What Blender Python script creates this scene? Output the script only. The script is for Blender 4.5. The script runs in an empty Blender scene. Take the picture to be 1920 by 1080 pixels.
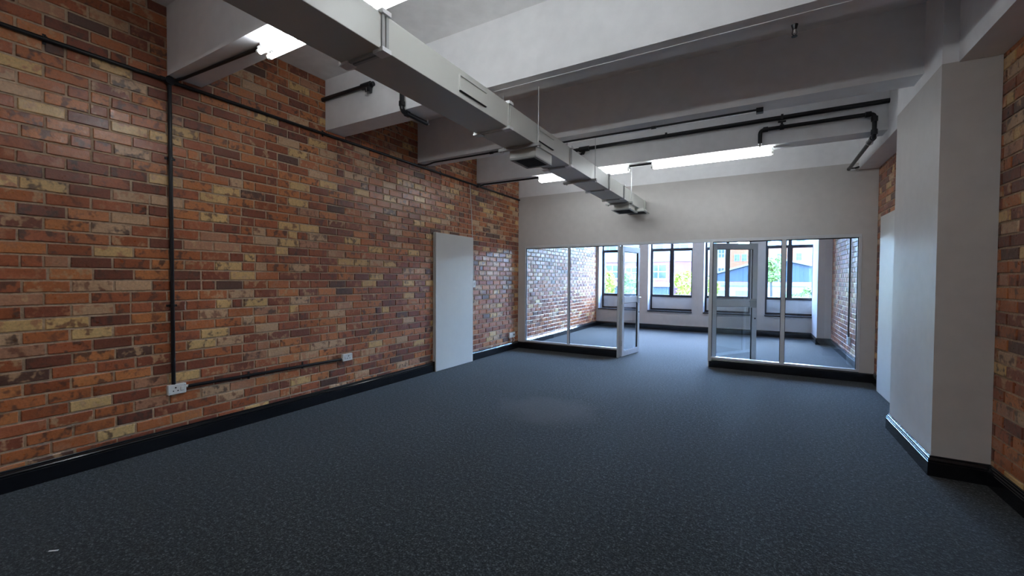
import bpy, bmesh, math, random
from mathutils import Vector, Matrix
random.seed(7)
C = bpy.context.scene.collection
PI = math.pi

# ------------------------------------------------------------------ materials
class NT:
    def __init__(s, name):
        s.m = bpy.data.materials.new(name); s.m.use_nodes = True
        s.t = s.m.node_tree; s.t.nodes.clear()
        s.out = s.t.nodes.new('ShaderNodeOutputMaterial')
    def n(s, kind, **kw):
        nd = s.t.nodes.new(kind)
        for k, v in kw.items():
            if k.startswith('i_'): nd.inputs[k[2:].replace('_', ' ')].default_value = v
            else: setattr(nd, k, v)
        return nd
    def l(s, a, b): s.t.links.new(a, b)
    def v(s, sock, x):
        if isinstance(x, (int, float)): sock.default_value = x
        else: s.l(x, sock)
    def math(s, op, a, b=None, c=None, clamp=False):
        nd = s.t.nodes.new('ShaderNodeMath'); nd.operation = op; nd.use_clamp = clamp
        s.v(nd.inputs[0], a)
        if b is not None: s.v(nd.inputs[1], b)
        if c is not None: s.v(nd.inputs[2], c)
        return nd.outputs[0]
    def maprange(s, x, a, b, c=0.0, d=1.0, smooth=False):
        nd = s.t.nodes.new('ShaderNodeMapRange')
        if smooth: nd.interpolation_type = 'SMOOTHSTEP'
        s.v(nd.inputs[0], x)
        for i, q in enumerate((a, b, c, d)): nd.inputs[i + 1].default_value = q
        return nd.outputs[0]
    def comb(s, x, y, z=0.0):
        nd = s.t.nodes.new('ShaderNodeCombineXYZ')
        for i, q in enumerate((x, y, z)): s.v(nd.inputs[i], q)
        return nd.outputs[0]
    def mix(s, f, a, b, mode='MIX'):
        nd = s.t.nodes.new('ShaderNodeMix'); nd.data_type = 'RGBA'; nd.blend_type = mode
        s.v(nd.inputs[0], f)
        for i, q in ((6, a), (7, b)):
            if isinstance(q, tuple): nd.inputs[i].default_value = (*q[:3], 1)
            else: s.l(q, nd.inputs[i])
        return nd.outputs[2]
    def ramp(s, f, stops, const=False):
        nd = s.t.nodes.new('ShaderNodeValToRGB')
        if const: nd.color_ramp.interpolation = 'CONSTANT'
        e = nd.color_ramp.elements
        while len(e) < len(stops): e.new(0.5)
        for q, (p, c) in zip(e, stops): q.position = p; q.color = (*c, 1)
        s.l(f, nd.inputs[0]); return nd.outputs[0]
    def noise(s, vec, scale, detail=2, rough=.5):
        nd = s.t.nodes.new('ShaderNodeTexNoise'); nd.inputs['Scale'].default_value = scale
        nd.inputs['Detail'].default_value = detail; nd.inputs['Roughness'].default_value = rough
        s.l(vec, nd.inputs['Vector']); return nd.outputs[0]
    def pos(s): return s.t.nodes.new('ShaderNodeNewGeometry').outputs['Position']
    def obj(s): return s.t.nodes.new('ShaderNodeTexCoord').outputs['Object']
    def bsdf(s, col, rough=.5, metal=0, spec=.5, normal=None, **kw):
        b = s.t.nodes.new('ShaderNodeBsdfPrincipled')
        if isinstance(col, tuple): b.inputs['Base Color'].default_value = (*col[:3], 1)
        else: s.l(col, b.inputs['Base Color'])
        s.v(b.inputs['Roughness'], rough); b.inputs['Metallic'].default_value = metal
        b.inputs['Specular IOR Level'].default_value = spec
        for k, q in kw.items(): s.v(b.inputs[k.replace('_', ' ')], q)
        if normal is not None: s.l(normal, b.inputs['Normal'])
        s.l(b.outputs[0], s.out.inputs[0]); return b
    def bump(s, h, dist=.002, strength=1):
        nd = s.t.nodes.new('ShaderNodeBump'); nd.inputs['Distance'].default_value = dist
        nd.inputs['Strength'].default_value = strength; s.l(h, nd.inputs['Height']); return nd.outputs[0]

def srgb(r, g, b):
    f = lambda c: c / 12.92 if c <= .04045 else ((c + .055) / 1.055) ** 2.4
    return (f(r / 255), f(g / 255), f(b / 255))

def paint(name, col, rough=.55, wob=.04, bump=.0008, scale=9, spec=.4, metal=0):
    t = NT(name); p = t.pos()
    n = t.noise(p, scale, 3)
    k = t.maprange(n, .3, .7, 1 - wob, 1 + wob)
    c = t.mix(1.0, col, t.comb(k, k, k), 'MULTIPLY')
    h = t.noise(p, 140, 2)
    h2 = t.noise(p, 6, 2)
    nm = t.bump(t.math('ADD', h, t.math('MULTIPLY', h2, 3.0)), bump, .5) if bump else None
    t.bsdf(c, rough, metal, spec, nm); return t.m

def brick(name):
    """glazed face brick; each brick carries three random numbers in its colour attribute"""
    t = NT(name); p = t.pos()
    sp = t.n('ShaderNodeSeparateXYZ'); t.l(p, sp.inputs[0])
    at = t.n('ShaderNodeAttribute', attribute_name='lot')
    s3 = t.n('ShaderNodeSeparateColor'); t.l(at.outputs['Color'], s3.inputs[0])
    r1, r2, r3 = s3.outputs[0], s3.outputs[1], s3.outputs[2]
    S = srgb
    pal = [(0, S(158, 88, 54)), (.14, S(182, 108, 64)), (.29, S(138, 76, 54)), (.41, S(198, 126, 76)),
           (.55, S(126, 72, 54)), (.63, S(172, 98, 64)), (.73, S(184, 134, 104)), (.78, S(218, 180, 122)), (.86, S(100, 70, 58)), (.91, S(204, 166, 130))]
    base = t.ramp(r1, pal, True)
    pal2 = [(0, S(98, 66, 54)), (.25, S(184, 126, 92)), (.48, S(124, 76, 56)), (.68, S(200, 160, 122)), (.86, S(82, 60, 52))]
    alt = t.ramp(r2, pal2, True)
    bx = t.math('ADD', t.math('MULTIPLY', sp.outputs[1], 11.0), t.math('MULTIPLY', r3, 91.0))
    by = t.math('ADD', t.math('MULTIPLY', sp.outputs[2], 9.0), t.math('MULTIPLY', r2, 57.0))
    band = t.maprange(t.noise(t.comb(bx, by), 1.5, 2, .6), .49, .64, 0, .85, True)
    c = t.mix(band, base, alt)
    g = t.maprange(t.noise(p, 60, 4, .65), .25, .75, .78, 1.2)
    g = t.math('MULTIPLY', g, t.maprange(t.noise(p, 2.3, 3), .3, .7, .9, 1.1))
    c = t.mix(1.0, c, t.comb(g, g, g), 'MULTIPLY')
    pits = t.maprange(t.noise(p, 80, 2), .70, .76, 0, .5, True)
    c = t.mix(pits, c, (.03, .02, .018))
    rough = t.maprange(t.noise(p, 26, 3), .3, .7, .26, .46)
    hgt = t.math('ADD', t.noise(p, 42, 4, .6), t.math('MULTIPLY', t.noise(p, 11, 2), 1.2))
    t.bsdf(c, rough, 0, .6, t.bump(hgt, .0025, .7), Coat_Weight=.16, Coat_Roughness=.24); return t.m

def mortar():
    t = NT('pale_mortar'); p = t.pos()
    m = t.maprange(t.noise(p, 45, 4), .3, .7, .78, 1.15)
    t.bsdf(t.mix(1.0, srgb(196, 172, 146), t.comb(m, m, m), 'MULTIPLY'), .85, 0, .3, t.bump(t.noise(p, 60, 3), .004, .7)); return t.m

def carpet():
    t = NT('charcoal_carpet'); p = t.pos()
    n1 = t.noise(p, 95, 3, .75); n2 = t.noise(p, 38, 3, .7); n3 = t.noise(p, 1.1, 3)
    f = t.maprange(t.math('ADD', t.math('MULTIPLY', n1, .62), t.math('MULTIPLY', n2, .38)), .40, .64, 0, 1)
    c = t.ramp(f, [(0, (.0045, .0055, .0058)), (.42, (.0175, .0205, .0212)), (.72, (.054, .060, .0615)), (1, (.15, .158, .158))])
    k = t.maprange(n3, .3, .7, .9, 1.1); c = t.mix(1.0, c, t.comb(k, k, k), 'MULTIPLY')
    # paler brownish-grey patch in the middle of the floor
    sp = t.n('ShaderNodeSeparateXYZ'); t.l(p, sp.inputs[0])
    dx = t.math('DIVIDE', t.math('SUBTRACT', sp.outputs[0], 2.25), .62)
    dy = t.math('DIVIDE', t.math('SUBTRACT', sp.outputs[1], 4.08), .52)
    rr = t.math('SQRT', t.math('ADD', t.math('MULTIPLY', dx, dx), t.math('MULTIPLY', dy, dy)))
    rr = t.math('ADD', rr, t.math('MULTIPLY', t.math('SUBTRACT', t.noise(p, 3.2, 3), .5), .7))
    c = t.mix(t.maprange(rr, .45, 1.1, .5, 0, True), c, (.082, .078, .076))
    h = t.math('ADD', n1, n2)
    t.bsdf(c, .95, 0, .15, t.bump(h, .004, .8), Sheen_Weight=.1, Sheen_Roughness=.5); return t.m

def glass():
    t = NT('clear_glass')
    tr = t.n('ShaderNodeBsdfTransparent'); tr.inputs[0].default_value = (.93, .955, .96, 1)
    gl = t.n('ShaderNodeBsdfGlossy'); gl.inputs['Roughness'].default_value = .01
    lw = t.n('ShaderNodeLayerWeight'); lw.inputs[0].default_value = .5; fr = t.math('ADD', t.math('MULTIPLY', t.math('POWER', lw.outputs['Facing'], 5.0), .9), .06)
    mx = t.n('ShaderNodeMixShader'); t.l(fr, mx.inputs[0])
    t.l(tr.outputs[0], mx.inputs[1]); t.l(gl.outputs[0], mx.inputs[2]); t.l(mx.outputs[0], t.out.inputs[0]); return t.m

def emit(name, col, s):
    t = NT(name); e = t.n('ShaderNodeEmission'); e.inputs[0].default_value = (*col, 1); e.inputs[1].default_value = s
    t.l(e.outputs[0], t.out.inputs[0]); return t.m

def leafmat(name, a, b):
    t = NT(name); n = t.noise(t.pos(), 5, 3)
    c = t.mix(t.maprange(n, .35, .65), a, b)
    t.bsdf(c, .6, 0, .3); return t.m

M = dict(
    brick=brick('face_brick'), mortar=mortar(), carpet=carpet(), glass=glass(),
    white=paint('white_ceiling_paint', (.88, .88, .885), .6, .03),
    soffit=paint('white_slab_paint', (.88, .88, .88), .65, .05),
    cream=paint('beige_wall_paint', (.60, .572, .545), .5, .03, .0012),
    board=paint('pale_board_paint', (.67, .655, .62), .42, .015, .0003),
    skirt=paint('black_gloss_paint', (.008, .0085, .011), .16, .1, .0003, spec=.6),
    pipe=paint('black_enamel_pipe', (.012, .0125, .015), .3, .1, 0),
    duct=paint('cream_duct_paint', (.66, .665, .62), .38, .02, .0003, 3),
    joint=paint('grey_duct_joint', (.40, .41, .40), .4, .05, 0),
    dark=paint('dark_grille', (.05, .055, .07), .5, .1, 0),
    alu=paint('satin_aluminium', (.62, .635, .65), .3, .03, 0, 20, .5, .1),
    seal=paint('black_rubber_seal', (.02, .02, .022), .6, .1, 0),
    bronze=paint('black_window_frame', (.022, .021, .025), .35, .1, 0),
    plastic=paint('white_plastic', (.80, .80, .77), .3, .01, 0),
    hole=paint('dark_socket_hole', (.015, .015, .015), .6, .1, 0),
    steel=paint('galvanised_steel', (.62, .63, .63), .35, .05, 0, 30, .5, .6),
    lampbody=paint('white_lamp_enamel', (.82, .83, .83), .3, .01, 0),
    paper=paint('white_paper', (.8, .8, .78), .7, .02, 0),
    tube=emit('lit_fluorescent_tube', (.90, .955, 1.0), 10.3),
    orange=paint('orange_render', (.42, .13, .045), .8, .05, 0, .3),
    redbrick=paint('red_brick_facade', (.20, .075, .062), .8, .1, 0, 1.5),
    greyroof=paint('grey_corrugated_roof', (.10, .11, .14), .7, .06, 0, .6),
    palewall=paint('pale_grey_render', (.27, .28, .31), .8, .04, 0, .5),
    whitewall=paint('white_render', (.50, .49, .47), .8, .03, 0, .5),
    winglass=paint('dark_window_glass', (.05, .06, .08), .1, .1, 0, .5),
    asphalt=paint('grey_asphalt', (.12, .12, .125), .9, .1, 0, .4),
    bark=paint('brown_bark', (.09, .065, .045), .9, .2, 0),
    leafy=leafmat('yellow_green_leaves', (.50, .47, .06), (.30, .33, .05)),
    leafg=leafmat('mid_green_leaves', (.34, .38, .09), (.16, .22, .06)),
)
def blades(name):
    t = NT(name); w = t.n('ShaderNodeTexWave', wave_type='BANDS', bands_direction='X', i_Scale=2.6); t.l(t.pos(), w.inputs['Vector'])
    c = t.mix(w.outputs[0], (.045, .05, .066), (.07, .075, .09)); t.bsdf(c, .7); return t.m
M['greyroof'] = blades('corrugated_gable_sheeting')

# ------------------------------------------------------------------ mesh helpers
class MB:
    def __init__(s): s.v = []; s.f = []; s.s = []; s.mi = []
    def add(s, vs, fs, smooth=False, mi=0):
        b = len(s.v); s.v += [tuple(q) for q in vs]
        for f in fs: s.f.append([b + i for i in f]); s.s.append(smooth); s.mi.append(mi)
        return s
    def box(s, x0, x1, y0, y1, z0, z1, mi=0):
        vs = [(x, y, z) for x in (x0, x1) for y in (y0, y1) for z in (z0, z1)]
        return s.add(vs, [(0, 1, 3, 2), (4, 6, 7, 5), (0, 4, 5, 1), (2, 3, 7, 6), (0, 2, 6, 4), (1, 5, 7, 3)], False, mi)
    def tube(s, pts, r, seg=12, cap=True):
        pts = [Vector(p) for p in pts]; n = len(pts); rs = r if isinstance(r, (list, tuple)) else [r] * n
        d0 = (pts[1] - pts[0]).normalized()
        up = Vector((0, 0, 1)) if abs(d0.z) < .9 else Vector((0, 1, 0))
        vs = []; prev = None
        for i, p in enumerate(pts):
            if i == 0: t = d0; k = 1; h = d0
            elif i == n - 1: t = (pts[i] - pts[i - 1]).normalized(); h = t
            else:
                a = (pts[i] - pts[i - 1]).normalized(); b = (pts[i + 1] - pts[i]).normalized(); h = (a + b).normalized(); t = h
            if prev is None: x = t.cross(up).normalized()
            else: x = (prev - t * prev.dot(t)).normalized()
            prev = x; y = t.cross(x).normalized()
            for k in range(seg):
                a = 2 * PI * k / seg; vs.append(p + (x * math.cos(a) + y * math.sin(a)) * rs[i])
        fs = []
        for i in range(n - 1):
            for k in range(seg):
                a = i * seg + k; b = i * seg + (k + 1) % seg
                fs.append((a, b, b + seg, a + seg))
        s.add(vs, fs, True)
        if cap:
            s.add(vs[:seg], [tuple(range(seg))[::-1]]); s.add(vs[-seg:], [tuple(range(seg))])
        return s
    def sweep(s, path, prof, side=1, closed=False):
        """prof: (offset, height); path: xy points; side picks the side the profile grows to"""
        n = len(path); P = [Vector((*p, 0)) for p in path]; rings = []
        for i in range(n):
            def nrm(a, b):
                d = (P[b] - P[a]).normalized(); return Vector((-d.y, d.x, 0)) * side
            if 0 < i < n - 1:
                a, b = nrm(i - 1, i), nrm(i, i + 1); m = (a + b); m = m / max(m.dot(a), .2)
            elif i == 0: m = nrm(0, 1)
            else: m = nrm(n - 2, n - 1)
            rings.append([P[i] + m * o + Vector((0, 0, h)) for o, h in prof])
        k = len(prof); vs = [q for r in rings for q in r]; fs = []
        for i in range(n - 1):
            for j in range(k):
                a = i * k + j; b = i * k + (j + 1) % k
                fs.append((a, b, b + k, a + k))
        fs += [tuple(range(k))[::-1], tuple((n - 1) * k + j for j in range(k))]
        return s.add(vs, fs)
    def build(s, name, mat, parent=None, bevel=0, loc=None):
        me = bpy.data.meshes.new(name)
        me.from_pydata([Vector(q) for q in s.v], [], s.f)
        for m in (mat if isinstance(mat, (list, tuple)) else [mat]): me.materials.append(m)
        me.polygons.foreach_set('use_smooth', s.s); me.polygons.foreach_set('material_index', s.mi)
        bm = bmesh.new(); bm.from_mesh(me); bmesh.ops.remove_doubles(bm, verts=bm.verts, dist=1e-6) if bevel else None
        bmesh.ops.recalc_face_normals(bm, faces=bm.faces); bm.to_mesh(me); bm.free()
        o = bpy.data.objects.new(name, me); C.objects.link(o)
        if parent is not None:
            o.parent = parent
            off = Vector((0, 0, 0)); q = parent
            while q is not None: off += q.location; q = q.parent
            o.location = -off
            if loc is not None: o.location = loc
        elif loc is not None: o.location = loc
        if bevel:
            b = o.modifiers.new('edge', 'BEVEL'); b.width = bevel; b.segments = 2; b.limit_method = 'ANGLE'
        return o
def tag(o, label, cat, group=None, kind=None):
    o['label'] = label; o['category'] = cat
    if group: o['group'] = group
    if kind: o['kind'] = kind
    return o
def thing(name, label, cat, loc=(0, 0, 0), group=None, kind=None):
    o = bpy.data.objects.new(name, None); C.objects.link(o); o.location = loc; o.empty_display_size = .1
    return tag(o, label, cat, group, kind)
def copy_tree(o, parent=None):
    c = o.copy(); C.objects.link(c)
    if parent: c.parent = parent
    for ch in list(o.children): copy_tree(ch, c)
    return c
box = lambda *a: MB().box(*a)
def struct(o, label, cat): return tag(o, label, cat, None, 'structure')

# ------------------------------------------------------------------ dimensions (metres)
W, YB, YP, YF = 5.5845, -4.5, 7.447, 12.3      # right wall, back wall, glazed partition, window wall
SOF, SLAB = 3.03, 3.585                         # beam soffit, slab underside
HEAD = 2.047
BEAMS = [-4.275, -2.81, -1.345, .12, 1.585, 3.038, 4.512, 5.965]

# ------------------------------------------------------------------ setting
def brickwall(name, x, s):
    """recessed mortar bed with every brick of the face modelled on it, in stretcher bond"""
    rnd = random.Random(11 if s > 0 else 23); L, H, jt, dep = .2295, .0853, .0142, .011
    mb = MB(); mb.box(*sorted((x - s * dep, x - s * .3)), YB - .3, YF + .6, 0, SLAB, 1); lots = [(0, 0, 0)] * 8
    row = 0; z = .003
    while z < SLAB:
        y = YB - .3 - (L / 2 if row % 2 == 0 else 0) + ((1.005 - YB + .3) % L) - L + rnd.uniform(-.014, .014)
        while y < YF + .5:
            parts = [(y, y + L)]
            if rnd.random() < .07: k = y + L * rnd.uniform(.42, .58); parts = [(y, k), (k, y + L)]
            for a, b in parts:
                j = lambda q=.0016: rnd.uniform(-q, q)
                y0, y1, z0, z1 = a + jt / 2 + j(.002), b - jt / 2 + j(.002), z + jt / 2, min(z + H - jt / 2, SLAB - .001)
                if z1 - z0 < .01: continue
                d0 = rnd.uniform(-.0022, 0); tz, ty = j(.0016), j(.0016); c = .0032
                yc, zc, hy, hz = (y0 + y1) / 2, (z0 + z1) / 2, (y1 - y0) / 2, (z1 - z0) / 2
                X = lambda u, v, e: x + s * min(d0 - e + tz * v + ty * u, -.0002)
                ring = []
                for e, k in ((.012, 0), (c, 0), (0, c)):
                    for u, v in ((-1, -1), (0, -1), (1, -1), (1, 1), (0, 1), (-1, 1)):
                        w_ = 0 if u == 0 else u
                        ring.append((X(w_, v, e), yc + w_ * (hy - k) + (j() if e else j(.0008)), zc + v * (hz - k) + (j() if e else j(.001))))
                n = 6; fs = []
                for q in range(2):
                    for i in range(n): a2, b2 = q * n + i, q * n + (i + 1) % n; fs.append((a2, b2, b2 + n, a2 + n))
                fs += [(12, 13, 16, 17), (13, 14, 15, 16)]
                mb.add(ring, fs, False, 0); lots += [(rnd.random(), rnd.random(), rnd.random())] * 18
        
            y += L
        z += H; row += 1
    o = mb.build(name, [M['brick'], M['mortar']])
    ca = o.data.color_attributes.new('lot', 'FLOAT_COLOR', 'POINT')
    for i, q in enumerate(lots): ca.data[i].color = (*q, 1)
    return o
struct(box(-.3, W + .3, YB - .3, YF + .6, -.25, 0).build('floor', M['carpet']), 'charcoal flecked carpet across the whole floor', 'floor')
struct(box(-.3, W + .3, YB - .3, YF + .6, SLAB, SLAB + .25).build('ceiling', M['soffit']), 'white painted concrete slab above the beams', 'ceiling')
struct(brickwall('wall_left', 0, 1), 'exposed red brick wall running along the left side', 'wall')
struct(brickwall('wall_right', W, -1), 'exposed brick wall along the right behind the pillar', 'wall')
struct(box(0, W, YB - .3, YB, 0, SLAB).build('wall_back', M['cream']), 'plain beige wall behind the viewer', 'wall')
w = MB()
w.box(0, .15, YP, YP + .11, 0, SOF); w.box(5.42, W, YP, YP + .11, 0, SOF); w.box(.15, 5.42, YP, YP + .11, HEAD, SOF)
w.box(.15, 2.065, YP + .012, YP + .098, 0, .134); w.box(3.515, 5.42, YP + .012, YP + .098, 0, .134)
struct(w.build('wall_partition', M['cream']), 'beige dividing wall around the glazed office front', 'wall')
# window wall with four openings
RV = .35
OPEN = [(.067, 1.25), (1.514, 2.671), (2.961, 4.045), (4.37, 5.42)]
ZS, ZT = .50, 2.80
w = MB(); xs = [0] + [q for o in OPEN for q in o] + [W]
for i in range(0, len(xs), 2): w.box(xs[i], xs[i + 1], YF, YF + .45, 0, SLAB)
for a, b in OPEN: w.box(a, b, YF, YF + .45, 0, ZS); w.box(a, b, YF, YF + .45, ZT, SLAB)
struct(w.build('wall_far', M['cream']), 'beige outer wall with four tall windows', 'wall')
# cross beams, edge beam, pillar
for i, y in enumerate(BEAMS):
    o = box(0, W, y, y + .245, SOF, SLAB).build('ceiling_beam', M['white'])
    nm = {4: 'white concrete cross beam nearest the viewer carrying the twin tube lamp', 5: 'white cross beam with a short black pipe on its face',
          6: 'shaded cross beam with a thin black conduit under it', 7: 'white cross beam with long black pipes on its face'}
    struct(o, nm.get(i, 'white concrete cross beam spanning the room behind the viewer'), 'beam')
    if i not in nm: o['group'] = 'beams behind the viewer'
struct(box(0, W, YP, YP + .245, SOF, SLAB).build('ceiling_beam', M['white']), 'white cross beam on top of the beige dividing wall', 'beam')
for y in (8.9, 10.4):
    struct(box(0, W, y, y + .245, SOF, SLAB).build('ceiling_beam', M['white']), 'white cross beam inside the glazed office', 'beam')['group'] = 'beams in the glazed office'
struct(box(5.367, W, YB, YP, 2.932, SLAB - .001).build('edge_beam', M['white']), 'white lengthwise beam along the top of the right wall', 'beam')
PX, PY0, PY1 = 5.2816, 4.136, 5.225
w = MB(); w.box(PX, W, PY0, PY1, 0, 2.938, 0)
w.box(PX, 5.42, PY0 + .001, PY1, 2.938, 3.03, 1); w.box(PX + .001, 5.42, PY0 + .001, PY1, 3.03, SLAB, 1)
struct(w.build('pillar', [M['cream'], M['white']]), 'beige pillar standing out from the right brick wall', 'pillar')
CX, CY = 5.335, 11.3
struct(box(CX, W, CY, YF, 0, SLAB).build('column', M['cream']), 'beige column in the far right corner of the glazed office', 'column')
# far room windows
def window(i, a, b):
    root = thing(f'window_{i}', f'dark framed window', 'window', ((a + b) / 2, YF + RV, ZS), None, 'structure')
    y0, y1 = YF + RV, YF + RV + .06; m = (a + b) / 2
    f = MB(); t = .042
    for x0, x1 in ((a, a + t), (b - t, b), (m - .036, m + .036)): f.box(x0, x1, y0, y1, .905 if abs(x0 - m) < .1 else ZS + .03, ZT)
    f.box(a + t, b - t, y0, y1, ZS + .03, ZS + .03 + t); f.box(a + t, b - t, y0 - .004, y1, .905, .972)
    for x0, x1 in ((a + t, m - .036), (m + .036, b - t)):
        f.box(x0, x1, y0 - .003, y1, 2.215, 2.29); f.box(x0, x1, y0, y1, ZT - t, ZT)
        f.box(x0, x0 + .02, y0 - .01, y1 - .01, .972, 2.215); f.box(x1 - .02, x1, y0 - .01, y1 - .01, .972, 2.215)
    f.build('window_frame', M['bronze'], root)
    for x0, x1 in ((a + t, m - .036), (m + .036, b - t)):
        for z0, z1 in ((.972, 2.215), (2.29, ZT - t)):
            box(x0, x1, y0 + .026, y0 + .032, z0, z1).build('window_pane', M['glass'], root)
    box(a + t, b - t, y0 + .02, y0 + .05, ZS + .03 + t, .905).build('spandrel_panel', M['cream'], root)
    box(a - .01, b + .01, YF - .035, YF + RV + .02, ZS, ZS + .03).build('window_sill', M['bronze'], root)
    return root
lab = ['dark framed window beside the far left brick wall', 'dark framed window seen through the open doorway between the doors',
       'dark framed window behind the right glass door', 'dark framed window nearest the far column']
for i, (a, b) in enumerate(OPEN): window(i + 1, a, b)['label'] = lab[i]

# baseboards
SK = .143
PROF = [(0, 0), (.022, 0), (.022, .098), (.0185, .101), (.0185, .106), (.021, .109), (.021, .113), (.0155, .119), (.013, .127), (.0075, .132), (.0075, .139), (.005, SK), (0, SK)]
def base(name, path, side, label):
    return struct(MB().sweep(path, PROF, side).build(name, M['skirt']), label, 'baseboard')
base('baseboard_left', [(0, YB), (0, YP + .012), (2.03, YP + .012)][:2] + [(2.03, YP + .012)], -1, 'black gloss moulded baseboard under the left brick wall')
base('baseboard_partition', [(3.53, YP + .012), (W, YP + .012), (W, 6.96)], -1, 'black gloss baseboard under the right glass panels')
base('baseboard_right', [(W, 5.90), (W, PY1), (PX, PY1), (PX, PY0), (W, PY0), (W, YB)], -1, 'black gloss moulded baseboard wrapping the beige pillar')
base('baseboard_far', [(2.03, YP + .098), (0, YP + .098), (0, YF), (CX, YF), (CX, CY), (W, CY), (W, YP + .098), (3.53, YP + .098)], -1, 'black baseboard around the glazed office')

# ------------------------------------------------------------------ glazed partition
gp = thing('glazed_partition', 'aluminium framed fixed glass screen across the office front', 'partition', (2.8, YP, 0), None, 'thing')
fy0, fy1 = YP - .006, YP + .055
ZB = .134
def bar(name, *a): return box(*a).build(name, M['alu'], gp, .003)
bar('head_rail', .15, 5.42, fy0, fy1, 2.004, HEAD + .004)
bar('sill_rail', .15, 2.062, fy0, fy1, ZB, .168); bar('sill_rail', 3.514, 5.42, fy0, fy1, ZB, .168)
for x0, x1 in ((.146, .178), (1.074, 1.112), (4.493, 4.545), (5.388, 5.424)):
    bar('mullion', x0, x1, fy0 - .001, fy1, .168, 2.004)
bar('door_jamb', 2.03, 2.066, fy0 - .003, fy1 + .03, 0, 2.004); bar('door_jamb', 3.514, 3.562, fy0 - .003, fy1 + .03, 0, 2.004)
for x0, x1 in ((.178, 1.074), (1.112, 2.03), (3.562, 4.493), (4.545, 5.388)):
    box(x0 - .004, x1 + .004, YP + .02, YP + .026, .166, 2.006).build('glass_pane', M['glass'], gp)
    g = MB(); e = .007
    for a, b, c, d in ((x0, x0 + e, .168, 2.004), (x1 - e, x1, .168, 2.004), (x0 + e, x1 - e, 1.992, 2.004)):
        g.box(a, b, YP + .012, YP + .034, c, d)
    g.build('glazing_gasket', M['seal'], gp)
def door(name, hinge, ang, flip, label):
    """leaf built along local +x from the hinge"""
    r = thing(name, label, 'door', (*hinge, 0), None, 'structure'); w_, t_ = .72, .04
    B = lambda nm, mat, *a, bevel=.003: box(*a).build(nm, mat, r, bevel, (0, 0, 0))
    B('stile', M['alu'], 0, .072, -t_ / 2, t_ / 2, .012, 1.992); B('stile', M['alu'], w_ - .075, w_, -t_ / 2, t_ / 2, .012, 1.992)
    B('top_rail', M['alu'], .072, w_ - .075, -t_ / 2, t_ / 2, 1.90, 1.992); B('bottom_rail', M['alu'], .072, w_ - .075, -t_ / 2, t_ / 2, .012, .112)
    B('mid_rail', M['alu'], .072, w_ - .075, -t_ / 2 - .003, t_ / 2 + .003, .972, 1.088)
    for z0, z1 in ((.112, .972), (1.088, 1.90)):
        B('door_pane', M['glass'], .068, w_ - .071, -.003, .003, z0 - .004, z1 + .004, bevel=0)
        g = MB(); e = .007
        for a, b, c, d in ((.072, .072 + e, z0, z1), (w_ - .075 - e, w_ - .075, z0, z1), (.079, w_ - .082, z0, z0 + e), (.079, w_ - .082, z1 - e, z1)):
            g.box(a, b, -.011, .011, c, d)
        g.build('pane_gasket', M['seal'], r, 0, (0, 0, 0))
    for s in (-1, 1):
        h = MB(); h.box(w_ - .115, w_ - .012, s * .021, s * .03, .955, 1.10) if s > 0 else h.box(w_ - .115, w_ - .012, s * .03, s * .021, .955, 1.10)
        h.tube([(w_ - .04, s * .028, 1.06), (w_ - .04, s * .062, 1.06), (w_ - .15, s * .062, 1.06)], .0095, 10)
        h.build('door_handle', M['joint'], r, 0, (0, 0, 0))
    l = MB().tube([(w_ - .03, -.026, .78), (w_ - .03, .026, .78)], .013, 12); l.build('lock_cylinder', M['hole'], r, 0, (0, 0, 0))
    for z in (.25, 1.0, 1.78):
        MB().tube([(-.006, flip * .018, z - .05), (-.006, flip * .018, z + .05)], .008, 10).build('hinge', M['joint'], r, 0, (0, 0, 0))
    r.rotation_euler.z = ang
    return r
door('door_1', (2.084, YP + .065), math.radians(79), -1, 'glazed aluminium door leaf standing open at right angles to the screen')
door('door_2', (3.548, YP + .115), math.radians(29), 1, 'glazed aluminium door leaf folded back behind the fixed glass')

# ------------------------------------------------------------------ blank boards by the walls
def boardthing(label, x0, x1, bx0, bx1, y0, y1, z1):
    r = thing('blank_panel', label, 'panel', ((x0 + x1) / 2, (y0 + y1) / 2, 0))
    box(x0, x1, y0, y1, .002, z1).build('front_sheet', M['board'], r, .003)
    box(bx0, bx1, y0 - .012, y1 - .012, SK + .012, z1 + .004).build('backing_board', M['board'], r, .002)
boardthing('tall plain off-white board with a light switch beside it on brick', .030, .050, 0.002, .030, 4.853, 5.806, 2.082)
boardthing('tall plain off-white board tucked behind the beige pillar', 5.515, 5.535, 5.535, W - .002, 5.92, 6.945, 2.21)

# ------------------------------------------------------------------ air duct
DX0, DX1, DZ0, DZ1 = 2.213, 2.508, 2.556, 2.738
ad = thing('air_duct', 'long rectangular cream air duct slung under the beams', 'duct', (2.36, 3.5, DZ0))
box(DX0, DX1, -1.6, YP, DZ0, DZ1).build('duct_body', M['duct'], ad, .003)
for i, y in enumerate((-.95, .3, 1.55, 2.805, 4.04, 5.335, 6.035)):
    e = .009; f = MB()
    for s in (-.022, .006):
        f.box(DX1, DX1 + e, y + s, y + s + .016, DZ0 - e, DZ1 + e); f.box(DX0 - e, DX0, y + s, y + s + .016, DZ0 - e, DZ1 + e)
        f.box(DX0, DX1, y + s, y + s + .016, DZ0 - e, DZ0); f.box(DX0, DX1, y + s, y + s + .016, DZ1, DZ1 + e)
    o = f.build('joint_flange', M['duct'] if i == 3 else M['joint'], ad)
    o['label'] = 'grey bolted joint flange' if i != 3 else 'cream joint flange'
    for x, s in ((DX1, 1), (DX0, -1)):
        for z, q in ((DZ0, -1), (DZ1, 1)):
            box(min(x - s * .05, x + s * .02), max(x - s * .05, x + s * .02), y - .03, y + .03, z + q * .004 - .011, z + q * .004 + .011).build('corner_clip', M['lampbody'], ad)
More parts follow.
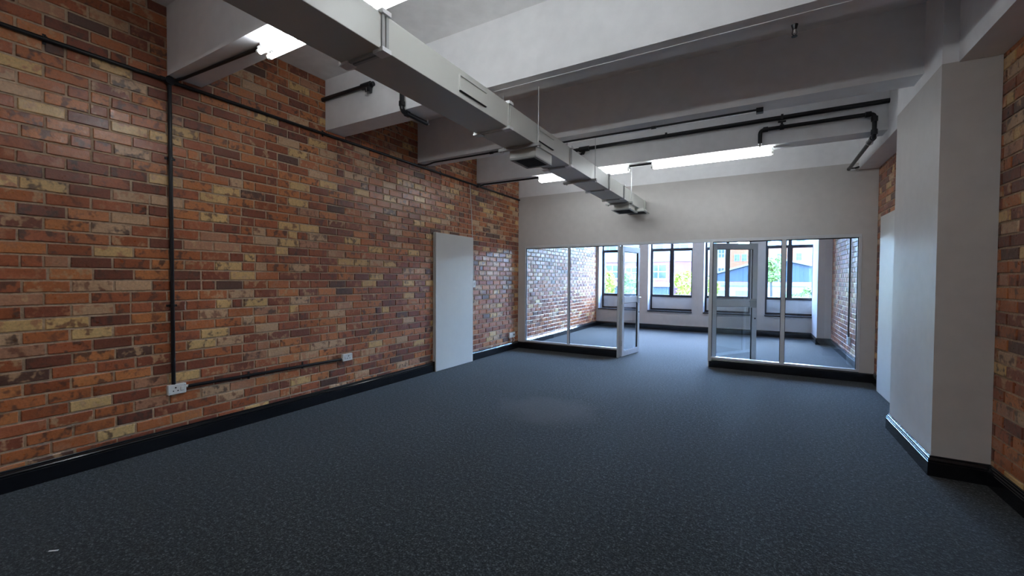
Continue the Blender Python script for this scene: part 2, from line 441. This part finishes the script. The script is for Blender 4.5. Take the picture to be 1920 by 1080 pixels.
box(DX0 - .012, DX1 + .012, 7.30, 7.335, DZ0 - .012, DZ1 + .012).build('wall_collar', M['duct'], ad, .002)
for y, rt in ((3.235, SOF), (4.70, SOF), (6.33, SLAB), (.25, SOF)):
    box(DX0 - .06, DX1 + .055, y - .02, y + .02, DZ0 - .024, DZ0 - .0).build('hanger_bar', M['joint'], ad)
    for x in (DX0 - .02, DX1 + .034):
        r = MB().tube([(x, y if rt != SOF or y != 3.235 else y, DZ0 - .036), (x, y, rt)], .0045, 8)
        r.build('hanger_rod', M['steel'], ad)
        MB().tube([(x, y, DZ0 - .038), (x, y, DZ0 - .024)], .010, 6).build('rod_nut', M['lampbody'], ad)
for y0, y1 in ((2.178, 2.47), (3.305, 3.60)):
    f = MB(); x = DX1
    f.box(x, x + .006, y0, y1, 2.604, 2.692); f.box(x, x + .013, y0 - .006, y1 + .006, 2.598, 2.606); f.box(x, x + .013, y0 - .006, y1 + .006, 2.690, 2.698)
    f.box(x, x + .011, y0 - .006, y0, 2.606, 2.69)
    p = f.build('access_cover', M['duct'], ad)
    box(x, x + .0145, y0 - .004, y1 + .004, 2.5945, 2.5978).build('cover_shadow_gap', M['seal'], p)
def diffuser(x0, x1, y0, y1, z0, flange, yf1):
    b = MB(); b.box(x0, x1, y0, y1, z0 + .012, DZ0); d = b.build('diffuser_box', M['duct'], ad, .002)
    f = MB(); q = flange; xa, xb, ya, yb = x0 - q, x1 + q, y0 - q, yf1 + q; t = .03
    f.box(xa, xb, ya, ya + t, z0, z0 + .012); f.box(xa, xb, yb - t, yb, z0, z0 + .012); f.box(xa, xa + t, ya + t, yb - t, z0, z0 + .012); f.box(xb - t, xb, ya + t, yb - t, z0, z0 + .012)
    f.build('grille_frame', M['joint'], d)
    g = MB(); n = 9
    for k in range(n):
        yy = ya + t + (yb - ya - 2 * t) * (k + .5) / n; g.box(xa + t, xb - t, yy - .004, yy + .004, z0 + .001, z0 + .011)
    g.box(xa + t, xb - t, ya + t, yb - t, z0 + .0115, z0 + .0119)
    g.build('grille', M['dark'], d)
diffuser(2.232, 2.492, 3.285, 3.62, 2.462, 0.0, 3.62)
diffuser(2.245, 2.475, 6.46, 6.82, 2.462, .035, 6.82)
diffuser(2.30, 2.575, 6.98, 7.24, 2.500, .03, 7.24)

# ------------------------------------------------------------------ fluorescent lamps
def lamp(x0, yc, label, zt=SOF, n=2):
    L = 1.44; r = thing('ceiling_lamp', label, 'lamp', (x0 + L / 2, yc, zt), 'twin tube ceiling battens')
    b = MB(); b.add([(x0, yc - .03, zt), (x0, yc + .03, zt), (x0, yc + .03, zt - .03), (x0, yc + .018, zt - .046), (x0, yc - .018, zt - .046), (x0, yc - .03, zt - .03),
                     (x0 + L, yc - .03, zt), (x0 + L, yc + .03, zt), (x0 + L, yc + .03, zt - .03), (x0 + L, yc + .018, zt - .046), (x0 + L, yc - .018, zt - .046), (x0 + L, yc - .03, zt - .03)],
                    [(0, 1, 2, 3, 4, 5), (11, 10, 9, 8, 7, 6)] + [(i, (i + 1) % 6, 6 + (i + 1) % 6, 6 + i) for i in range(6)])
    b.build('housing', M['lampbody'], r)
    for s in (-1, 1):
        y = yc + s * .037; z = zt - .070
        MB().tube([(x0 + .022, y, z), (x0 + L - .022, y, z)], .0175, 14).build('fluorescent_tube', M['tube'], r)
        for x in (x0, x0 + L - .022):
            h = MB(); h.tube([(x, y, z), (x + .022, y, z)], .0195, 14); h.box(x, x + .022, min(yc, y) , max(yc, y), zt - .05, zt - .034); h.box(x, x + .022, y - .009, y + .009, z, zt - .034)
            h.build('lampholder', M['plastic'], r)
    return r
lamp(1.15, 1.712, 'lit twin tube lamp over the near part of the duct, half hidden by it')
lamp(2.884, 1.712, 'lit twin tube lamp on the beam nearest the viewer, clear of the duct')
lamp(1.135, 6.085, 'lit twin tube lamp crossing above the far end of the duct')
lamp(2.884, 6.085, 'lit twin tube lamp before the glass screen, clear of the duct')
for x in (1.135, 2.884): lamp(x, -2.69, 'lit twin tube lamp on a beam behind the viewer')['group'] = 'lamps behind the viewer'
for x in (1.135, 2.884): lamp(x, 10.52, 'lit twin tube lamp on a beam inside the glazed office')['group'] = 'lamps inside the glazed office'

# ------------------------------------------------------------------ conduits and pipes
def bend(pts, r, n=5):
    """round the corners of a polyline"""
    P = [Vector(p) for p in pts]; out = [P[0]]
    for i in range(1, len(P) - 1):
        a = (P[i - 1] - P[i]).normalized(); b = (P[i + 1] - P[i]).normalized()
        for k in range(n + 1):
            t = k / n; out.append(P[i] + a * r * (1 - t) ** 2 + b * r * t ** 2)
    return out + [P[-1]]
def fit(mb, p, axis, r, ln):
    d = {'x': (1, 0, 0), 'y': (0, 1, 0), 'z': (0, 0, 1)}[axis]; p = Vector(p); d = Vector(d) * ln / 2
    return mb.tube([p - d, p + d], r, 14)
ZC = 2.985; RC = .0155
c = thing('electrical_conduit', 'long black conduit running level along the brick wall just under the beams', 'conduit', (0, 1.59, ZC))
MB().tube([(RC + .003, YB + .02, ZC), (RC + .003, YP - .003, ZC - .004)], RC, 12).build('conduit_tube', M['pipe'], c)
for y in (.9, 3.0, 5.0, 6.8):
    s = MB(); fit(s, (RC + .003, y, ZC), 'y', RC + .003, .018); s.box(.001, .006, y - .009, y + .009, ZC - .034, ZC + .034); s.build('saddle_clip', M['pipe'], c)
j = MB().tube([(.001, 1.59, ZC), (.045, 1.59, ZC)], .034, 18); fit(j, (RC + .003, 1.59, ZC), 'y', .021, .12); j.build('junction_box', M['pipe'], c)
j = MB().tube([(.001, 5.98, ZC), (.04, 5.98, ZC)], .03, 16); j.build('junction_box', M['pipe'], c)
c = thing('electrical_conduit', 'black upright conduit dropping down the brick wall to a socket', 'conduit', (0, 1.595, .52))
MB().tube([(RC + .003, 1.592, ZC - .03), (RC + .003, 1.598, .5)], RC - .001, 12).build('conduit_tube', M['pipe'], c)
for z in (2.36, 1.16):
    s = MB(); fit(s, (RC + .003, 1.596, z), 'z', RC + .003, .02); s.box(0, .006, 1.596 - .036, 1.596 + .036, z - .009, z + .009); s.build('saddle_clip', M['pipe'], c)
c = thing('electrical_conduit', 'black conduit under a beam from the wall junction box to a lit lamp', 'conduit', (.5, 1.68, SOF))
MB().tube([(.03, 1.62, ZC + .01), (.10, 1.66, SOF - .014), (1.155, 1.712, SOF - .014)], .012, 10).build('conduit_tube', M['pipe'], c)
c = thing('electrical_conduit', 'thin black conduit under the shaded beam ending in a small box', 'conduit', (2, 4.65, SOF))
MB().tube(bend([(.052, 4.46, ZC - .0), (.10, 4.56, ZC + .004), (.24, 4.575, SOF - .013), (1.43, 4.585, SOF - .013), (2.2, 4.645, SOF - .013), (4.16, 4.66, SOF - .013)], .04), .0105, 10).build('conduit_tube', M['pipe'], c)
box(4.14, 4.20, 4.63, 4.69, SOF - .045, SOF - .001).build('end_box', M['pipe'], c, .004)
for x in (1.2, 3.2):
    s = MB(); fit(s, (x, 4.575 + (x - 1.2) * .037, SOF - .0175), 'x', .0155, .05); s.build('coupling', M['pipe'], c)
c = thing('electrical_conduit', 'black conduit from the brick wall to the lamp crossing the duct', 'conduit', (.6, 6.15, SOF))
MB().tube([(.03, 6.02, ZC), (.09, 6.06, SOF - .012), (1.14, 6.085, SOF - .012)], .0115, 10).build('conduit_tube', M['pipe'], c)
c = thing('electrical_conduit', 'short black conduit linking the two far lamps', 'conduit', (2.73, 6.085, SOF))
MB().tube([(2.57, 6.085, SOF - .014), (2.89, 6.085, SOF - .014)], .0115, 10).build('conduit_tube', M['pipe'], c)

yb = BEAMS[5] - .034
p = thing('sprinkler_pipe', 'black pipe on the beam face from the brick wall to a tee', 'pipe', (.4, yb, 3.355))
MB().tube([(.002, yb, 3.355), (.80, yb, 3.355)], .022, 14).build('pipe_tube', M['pipe'], p)
q = MB(); fit(q, (.70, yb, 3.355), 'x', .032, .13); fit(q, (.74, yb, 3.325), 'z', .025, .09); q.tube([(.70, yb, 3.33), (.70, yb, 3.285)], [.024, .012], 12)
q.build('tee_fitting', M['pipe'], p)
q = MB().tube([(.70, yb, 3.285), (.70, yb, 3.262)], .011, 10); fit(q, (.70, yb, 3.258), 'z', .017, .005); q.build('sprinkler_head', M['steel'], p)
p = thing('sprinkler_pipe', 'black pipe elbow dropping beside the duct and passing under the beam', 'pipe', (1.19, yb, 3.1))
MB().tube(bend([(1.19, yb, SLAB), (1.19, yb, SOF - .028), (1.19, yb + .36, SOF - .028)], .05), .0225, 14).build('pipe_tube', M['pipe'], p)
q = MB(); fit(q, (1.19, yb, SOF + .045), 'z', .030, .04); q.build('elbow_collar', M['pipe'], p); q = MB(); fit(q, (1.19, yb + .07, SOF - .028), 'y', .030, .04); q.build('elbow_collar', M['pipe'], p)
q = MB(); fit(q, (1.19, yb + .365, SOF - .028), 'y', .013, .03); q.box(1.19 - .03, 1.19 - .024, yb + .33, yb + .345, SOF - .03, SOF); q.box(1.19 + .024, 1.19 + .03, yb + .33, yb + .345, SOF - .03, SOF); q.build('pipe_hanger', M['steel'], p)

yd = BEAMS[7] - .041
p = thing('sprinkler_pipe', 'upper long black pipe across the far beam with a valve by the duct', 'pipe', (3.5, yd, 3.315))
MB().tube([(1.70, yd, 3.312), (5.366, yd, 3.322)], .026, 14).build('pipe_tube', M['pipe'], p)
q = MB(); fit(q, (1.95, yd, 3.312), 'x', .038, .15); q.tube([(1.95, yd, 3.30), (1.93, yd - .02, 3.24)], .026, 12); q.tube([(1.93, yd - .02, 3.245), (1.80, yd - .03, 3.195)], .016, 10); fit(q, (1.87, yd - .02, 3.22), 'x', .03, .03)
q.build('valve', M['pipe'], p)
for x in (3.1, 4.4):
    q = MB(); q.box(x - .012, x + .012, yd - .028, BEAMS[7] - .001, 3.34, 3.352); q.box(x - .012, x + .012, yd - .03, yd - .026, 3.29, 3.352); q.build('pipe_clip', M['pipe'], p)
p = thing('sprinkler_pipe', 'lower black pipe loop above a lamp turning down along the edge beam', 'pipe', (4.8, yd, 3.2))
MB().tube(bend([(4.18, yd, SOF + .012), (4.18, yd, 3.208), (5.245, yd, 3.208), (5.245, yd, 2.962), (5.25, 7.36, 2.94)], .05), .0215, 14).build('pipe_tube', M['pipe'], p)
q = MB(); fit(q, (4.40, yd, 3.208), 'x', .031, .04); fit(q, (4.40, yd, 3.245), 'z', .012, .05); fit(q, (4.40, yd, 3.272), 'x', .01, .08); q.build('valve', M['pipe'], p)
for pt, ax, ln in (((4.235, yd, 3.208), 'x', .05), ((5.19, yd, 3.208), 'x', .05), ((5.245, yd, 3.15), 'z', .05), ((5.245, yd, 3.01), 'z', .05), ((5.246, yd + .08, 2.962), 'y', .06)):
    q = MB(); fit(q, pt, ax, .030, ln); q.build('elbow_collar', M['pipe'], p)

q = MB().tube([(4.18, yd, SOF + .06), (4.18, yd, SOF - .01), (4.18, yd, SOF - .03)], [.018, .012, .004], 10); q.build('sprinkler_head', M['joint'], p)
q = MB(); fit(q, (5.25, 7.365, 2.94), 'y', .024, .03); q.tube([(5.25, 7.34, 2.94), (5.30, 7.34, 2.935), (5.355, 7.34, 2.95)], .012, 8); q.build('end_cap', M['pipe'], p)
q = MB(); fit(q, (5.29, 7.35, 2.918), 'z', .028, .018); q.build('sprinkler_head', M['lampbody'], p)
q = MB().tube([(5.247, 6.15, 2.985), (5.247, 6.15, SOF)], .006, 8); q.tube([(5.247 + .03 * math.cos(a * PI / 8), 6.15, 2.958 + .03 * math.sin(a * PI / 8)) for a in range(17)], .004, 6); q.build('pipe_hanger', M['steel'], p)

hk = thing('ceiling_sprinkler', 'small dark sprinkler drop under a beam well away from any pipe', 'sprinkler', (4.352, 3.25, SOF))
MB().tube([(4.352, 3.255, SOF), (4.352, 3.255, SOF - .03)], [.02, .012], 12).build('escutcheon', M['pipe'], hk)
MB().tube([(4.352, 3.255, SOF - .03), (4.352, 3.255, SOF - .052)], .007, 10).build('glass_bulb', M['steel'], hk)
q = MB()
for s in (-1, 1): q.tube([(4.352 + s * .009, 3.255, SOF - .03), (4.352 + s * .013, 3.255, SOF - .055), (4.352, 3.255, SOF - .07)], .0025, 6)
fit(q, (4.352, 3.255, SOF - .073), 'z', .017, .003); q.build('deflector', M['pipe'], hk)

tag(MB().tube([(2.16, 3.125, SOF - .002), (5.36, 3.135, SOF - .002)], .002, 6).build('surface_cable', M['white']), 'thin white painted cable clipped along the underside of a beam', 'cable')
tag(MB().tube([(.006, 5.765, ZC - .012), (.006, 5.80, 2.6), (.006, 5.835, 2.2), (.006, 5.86, 1.72), (.006, 5.895, 1.36)], .006, 8).build('surface_cable', M['paper']), 'thin pale cable dropping down the brick to the off-white board', 'cable')

# ------------------------------------------------------------------ sockets and switch
def socket(label, x, s, yc, zc, w_=.13, h_=.084, d=.036, mirror=False):
    """s=+1 faces +x"""
    X = lambda a, b: (min(x + s * a, x + s * b), max(x + s * a, x + s * b))
    r = thing('power_socket', label, 'socket', (x, yc, zc))
    box(*X(0, d * .62), yc - w_ / 2 + .002, yc + w_ / 2 - .002, zc - h_ / 2 + .002, zc + h_ / 2 - .002).build('back_box', M['plastic'], r, .006)
    box(*X(d * .62, d), yc - w_ / 2, yc + w_ / 2, zc - h_ / 2, zc + h_ / 2).build('face_plate', M['plastic'], r, .006)
    k = -1 if mirror else 1
    for dy, dz, hr in ((-.008, .014, .0065), (-.024, -.012, .0048), (.008, -.012, .0048)):
        MB().tube([(x + s * (d - .004), yc + k * (dy - .004), zc + dz), (x + s * (d + .0012), yc + k * (dy - .004), zc + dz)], hr, 12).build('pin_hole', M['hole'], r)
    sw = box(*X(d - .002, d + .005), yc + k * .032 - .010, yc + k * .032 + .010, zc - .014, zc + .014).build('rocker_switch', M['plastic'], r, .002)
    box(*X(d + .0005, d + .0014), yc + k * .032 - .0125, yc + k * .032 + .0125, zc - .0165, zc - .0145).build('switch_gap', M['hole'], r)
    for dy, dz in ((-w_ / 2 + .012, -h_ / 2 + .014), (w_ / 2 - .012, h_ / 2 - .014)):
        MB().tube([(x + s * (d - .002), yc + dy, zc + dz), (x + s * (d + .0008), yc + dy, zc + dz)], .0035, 10).build('fixing_screw', M['joint'], r)
    return r
r = socket('white socket below the upright conduit on the brick wall', 0, 1, 1.617, .468)
MB().tube([(.018, 1.680, .476), (.018, 1.70, .476)], .012, 10).build('cable_gland', M['plastic'], r)
r = socket('white socket at the far end of the black floor-level conduit', 0, 1, 3.30, .466, .135, .084, .036, True)
MB().tube([(.018, 3.215, .452), (.018, 3.236, .452)], .011, 10).build('cable_gland', M['plastic'], r)
c = thing('electrical_conduit', 'black conduit running level between the two white sockets', 'conduit', (0, 2.4, .46))
MB().tube([(.017, 1.695, .474), (.017, 3.225, .452)], .014, 10).build('conduit_tube', M['pipe'], c)
for y in (2.2, 2.75):
    s = MB(); fit(s, (.017, y, .467 - (y - 2.2) * .0144), 'y', .017, .018); s.box(0, .005, y - .009, y + .009, .43, .5); s.build('saddle_clip', M['pipe'], c)
r = thing('data_outlet', 'small white double outlet low in the brick wall corner', 'outlet', (0, 7.18, .29))
for y in (7.13, 7.235):
    box(0, .03, y - .05, y + .05, .24, .345).build('outlet_plate', M['plastic'], r, .005)
    box(.03, .033, y - .018, y + .018, .275, .31).build('port_cover', M['hole'] if y > 7.2 else M['plastic'], r)
q = MB()
for y, k in ((7.10, .03), (7.17, -.02), (7.24, .03)):
    q.tube([(.014, y, .242), (.022, y + k * .4, .215), (.03, y + k, .185), (.018, y + k * .6, .16), (.008, y + k * .2, .148)], .0045, 8)
q.build('loose_cable', M['plastic'], r)
r = thing('light_switch', 'slim white light switch beside the off-white board on the brick', 'switch', (0, 5.90, 1.305))
box(0, .012, 5.86, 5.935, 1.245, 1.365).build('switch_plate', M['plastic'], r, .004); box(.012, .018, 5.888, 5.908, 1.285, 1.325).build('rocker', M['plastic'], r, .002)
socket('white socket on the right brick wall inside the glazed office', W, -1, 9.20, .365, .15, .13, .036)
c = thing('electrical_conduit', 'black upright conduit on the right brick wall inside the glazed office', 'conduit', (W, 9.2, .5))
MB().tube([(W - .018, 9.215, SOF), (W - .018, 9.215, .56), (W - .018, 9.20, .42)], .014, 10).build('conduit_tube', M['pipe'], c)
for z in (2.3, 1.2):
    s = MB(); fit(s, (W - .018, 9.215, z), 'z', .017, .02); s.box(W - .006, W, 9.18, 9.25, z - .009, z + .009); s.build('saddle_clip', M['pipe'], c)
tag(MB().add([(1.085, .652, .004), (1.092, .646, .004), (1.126, .672, .006), (1.118, .679, .005), (1.085, .652, .006), (1.092, .646, .006), (1.126, .672, .008), (1.118, .679, .007)],
    [(0, 1, 2, 3), (7, 6, 5, 4), (0, 4, 5, 1), (1, 5, 6, 2), (2, 6, 7, 3), (3, 7, 4, 0)]).build('paper_scrap', M['paper']), 'tiny white scrap of paper lying on the near carpet', 'paper')

# ------------------------------------------------------------------ outside, beyond the windows
struct(box(-120, 120, YF + .5, 160, -4.3, -4).build('street', M['asphalt']), 'grey street and yards below the windows', 'ground')
def wins(parent, rects, y, mat=M['winglass'], fr=M['whitewall'], t=.12):
    for x0, x1, z0, z1 in rects:
        f = box(x0, x1, y - .06, y + .02, z0, z1).build('window', fr, parent)
        g = MB(); m = (x0 + x1) / 2; zm = (z0 + z1) / 2
        for a, b in ((x0 + t, m - t / 3), (m + t / 3, x1 - t)):
            for cc, dd in ((z0 + t, zm - t / 3), (zm + t / 3, z1 - t)): g.box(a, b, y - .075, y - .05, cc, dd)
        g.build('pane', mat, f)
b = thing('building', 'red brick building with white window surrounds across the street', 'building', (-3, 42, -4))
box(-9.5, .22, 40, 50, -4, 3.05).build('brick_wall', M['redbrick'], b)
box(-9.6, .24, 39.9, 50, 3.05, 3.75).build('stone_band', M['palewall'], b)
u = box(-9.5, .22, 40.2, 50, 3.75, 9).build('upper_storey', M['whitewall'], b)
wins(b, [(-9.0 + k * 2.15, -7.4 + k * 2.15, 3.95, 5.2) for k in range(5)], 40.2, M['winglass'], M['palewall'])
wins(b, [(-4.35, -2.75, 1.4, 2.85), (-8.6, -7.0, 1.4, 2.85), (-6.6, -5.4, 1.5, 2.6)], 40)
box(-9.6, -2.3, 38.2, 40, .78, 1.12).build('canopy', M['whitewall'], b); box(-9.5, -2.4, 38.5, 39.9, -4, .78).build('shop_front', M['greyroof'], b)
b = thing('building', 'orange rendered building with small square windows', 'building', (5, 62, -4))
box(1.0, 46, 60, 72, -4, 5.55).build('wall', M['orange'], b)  # stretched beyond view on the right to cut sky glare on the office bricks
box(.9, 46.1, 59.9, 72, 5.55, 5.8).build('parapet', M['whitewall'], b)
wins(b, [(x, x + .62, 3.75, 4.65) for x in (1.75, 2.55, 6.3, 8.2, 9.75, 12, 15, 18, 21, 24, 27, 30, 33, 36, 39, 42)], 60, M['winglass'], M['palewall'], .07)
b = thing('building', 'cream tower block standing behind the orange building', 'building', (0, 80, -4))
box(-9, 1.2, 78, 88, -4, 12).build('wall', M['whitewall'], b)
wins(b, [(-8 + 2.2 * k, -6.9 + 2.2 * k, z, z + 1.5) for k in range(4) for z in (2, 5, 8)], 78)
b = thing('building', 'pale upper terrace block behind the orange parapet', 'building', (12, 90, -4))
box(4, 70, 90, 100, -4, 11.5).build('wall', M['whitewall'], b)  # long unseen end, added to block low sky from reflecting in the brick
wins(b, [(5 + 2.6 * k, 6.4 + 2.6 * k, 8.2, 9.8) for k in range(8)], 90, M['winglass'], M['palewall'])
b = thing('shed', 'grey gabled shed over a white wall with garage doors', 'shed', (5, 42, -4))
g = MB(); g.add([(.36, 40, 1.28), (10.8, 40, 1.28), (10.8, 40, 1.75), (5.4, 40, 3.1), (.36, 40, 1.62), (.36, 52, 1.28), (10.8, 52, 1.28), (10.8, 52, 1.75), (5.4, 52, 3.1), (.36, 52, 1.62)],
      [(0, 1, 2, 3, 4), (9, 8, 7, 6, 5), (0, 5, 6, 1), (1, 6, 7, 2), (2, 7, 8, 3), (3, 8, 9, 4), (4, 9, 5, 0)]); g.build('gable', M['greyroof'], b)
g = MB(); t = .14
for (xa, za), (xb, zb) in (((.28, 1.65), (5.4, 3.14)), ((5.4, 3.14), (11.1, 1.68))):
    g.add([(xa, 39.6, za), (xb, 39.6, zb), (xb, 39.6, zb + t), (xa, 39.6, za + t), (xa, 52, za), (xb, 52, zb), (xb, 52, zb + t), (xa, 52, za + t)], [(0, 1, 2, 3), (7, 6, 5, 4), (0, 4, 5, 1), (3, 2, 6, 7), (0, 3, 7, 4), (1, 5, 6, 2)])
g.build('roof', M['palewall'], b)
box(.36, 10.8, 38.6, 40, -4, .95).build('front_wall', M['whitewall'], b)
box(.3, 10.9, 38.3, 40.0, .95, 1.22).build('lean_to_roof', M['palewall'], b)
for x in (1.1, 2.75, 5.6): box(x, x + 1.15, 38.52, 38.62, -1.6, .55).build('garage_door', M['palewall'], b)
def tree(label, x, y, zc, rx, rz, mat, n=2600, leaf=.16, clumps=16):
    r = thing('tree', label, 'tree', (x, y, -4))
    rnd = random.Random(int(x * 37 + y * 11))
    tr = MB().tube([(x, y, -4), (x + .05, y, -1.5), (x - .05, y, zc - rz * .2)], [.16, .11, .05], 10)
    cs = []
    for k in range(clumps):
        a = rnd.random() * 2 * PI; h = rnd.uniform(-.85, .85); q = math.sqrt(1 - h * h) * rnd.uniform(.35, .72)
        cs.append(Vector((x + rx * q * math.cos(a), y + rx * q * math.sin(a), zc + rz * h * .8)))
        tr.tube([(x, y, zc - rz * .6), tuple((Vector((x, y, zc - rz * .3)) + cs[-1]) / 2), tuple(cs[-1])], [.05, .03, .012], 6)
    tr.build('trunk', M['bark'], r)
    m = MB()
    for k in range(n):
        c0 = cs[k % clumps]; d = Vector((rnd.gauss(0, 1), rnd.gauss(0, 1), rnd.gauss(0, 1))).normalized() * rnd.random() ** .4
        p = c0 + Vector((d.x * rx * .42, d.y * rx * .42, d.z * rz * .34))
        a = Vector((rnd.gauss(0, 1), rnd.gauss(0, 1), rnd.gauss(0, 1))).normalized(); b2 = a.orthogonal().normalized(); l = leaf * rnd.uniform(.6, 1.2)
        m.add([p - a * l, p - b2 * l * .5, p + a * l, p + b2 * l * .5], [(0, 1, 2, 3)])
    m.build('foliage', mat, r)
tree('tall yellow-green tree outside the window nearest the left brick wall', -5.55, 30, 1.1, .95, 2.2, M['leafy'], 3400)
tree('rounded green tree seen through the open left glass door', -3.55, 30, .75, .85, 1.15, M['leafg'])
tree('round yellow-leaved tree in front of the red brick building', .0, 30, 1.05, .72, 1.05, M['leafy'])
tree('leafy green tree before the grey gabled shed', 5.1, 34, 2.25, .85, .95, M['leafg'], 2200)
tree('pale green tree at the left edge of the shed', 1.45, 33, .7, .5, 1.1, M['leafy'], 1800)
tree('low grey-green tree at the right of the shed wall', 7.1, 32, .2, 1.5, .85, M['leafg'], 3000)

# ------------------------------------------------------------------ light
wd = bpy.data.worlds.new('sky'); bpy.context.scene.world = wd; wd.use_nodes = True
nt = wd.node_tree; nt.nodes.clear()
sky = nt.nodes.new('ShaderNodeTexSky'); sky.sky_type = 'NISHITA'; sky.sun_disc = False
sky.sun_elevation = math.radians(42); sky.sun_rotation = math.radians(8); sky.air_density = 1.4; sky.dust_density = 2.0; sky.ozone_density = 1.5
bg = nt.nodes.new('ShaderNodeBackground'); bg.inputs[1].default_value = 3.7
ow = nt.nodes.new('ShaderNodeOutputWorld'); tint = nt.nodes.new('ShaderNodeMix'); tint.data_type = 'RGBA'; tint.blend_type = 'MULTIPLY'; tint.inputs[0].default_value = 1; tint.inputs[7].default_value = (.52, .76, 1.22, 1); nt.links.new(sky.outputs[0], tint.inputs[6]); nt.links.new(tint.outputs[2], bg.inputs[0]); nt.links.new(bg.outputs[0], ow.inputs[0])




# ------------------------------------------------------------------ camera
cam = bpy.data.cameras.new('camera'); co = bpy.data.objects.new('camera', cam); C.objects.link(co)
cam.sensor_width = 36; cam.lens = 789.86 / 1920 * 36; cam.clip_start = .05; cam.clip_end = 500
yaw, pitch, roll = .5246, -.0222, .0065
f0 = Vector((-math.sin(yaw), math.cos(yaw), 0)); r0 = Vector((math.cos(yaw), math.sin(yaw), 0)); u0 = Vector((0, 0, 1))
fw = f0 * math.cos(pitch) + u0 * math.sin(pitch); up = u0 * math.cos(pitch) - f0 * math.sin(pitch)
rt = r0 * math.cos(roll) + up * math.sin(roll); uq = up * math.cos(roll) - r0 * math.sin(roll)
mt = Matrix((rt, uq, -fw)).transposed().to_4x4(); mt.translation = Vector((4.1653, 0, 1.4)); co.matrix_world = mt
sc = bpy.context.scene; sc.camera = co
vs = sc.view_settings; vs.view_transform = 'Standard'; vs.look = 'None'; vs.gamma = 1; vs.use_curve_mapping = False; vs.exposure = 1.42
sc.cycles.diffuse_bounces = 8; sc.cycles.max_bounces = 16; sc.cycles.transparent_max_bounces = 16; sc.cycles.use_denoising = True
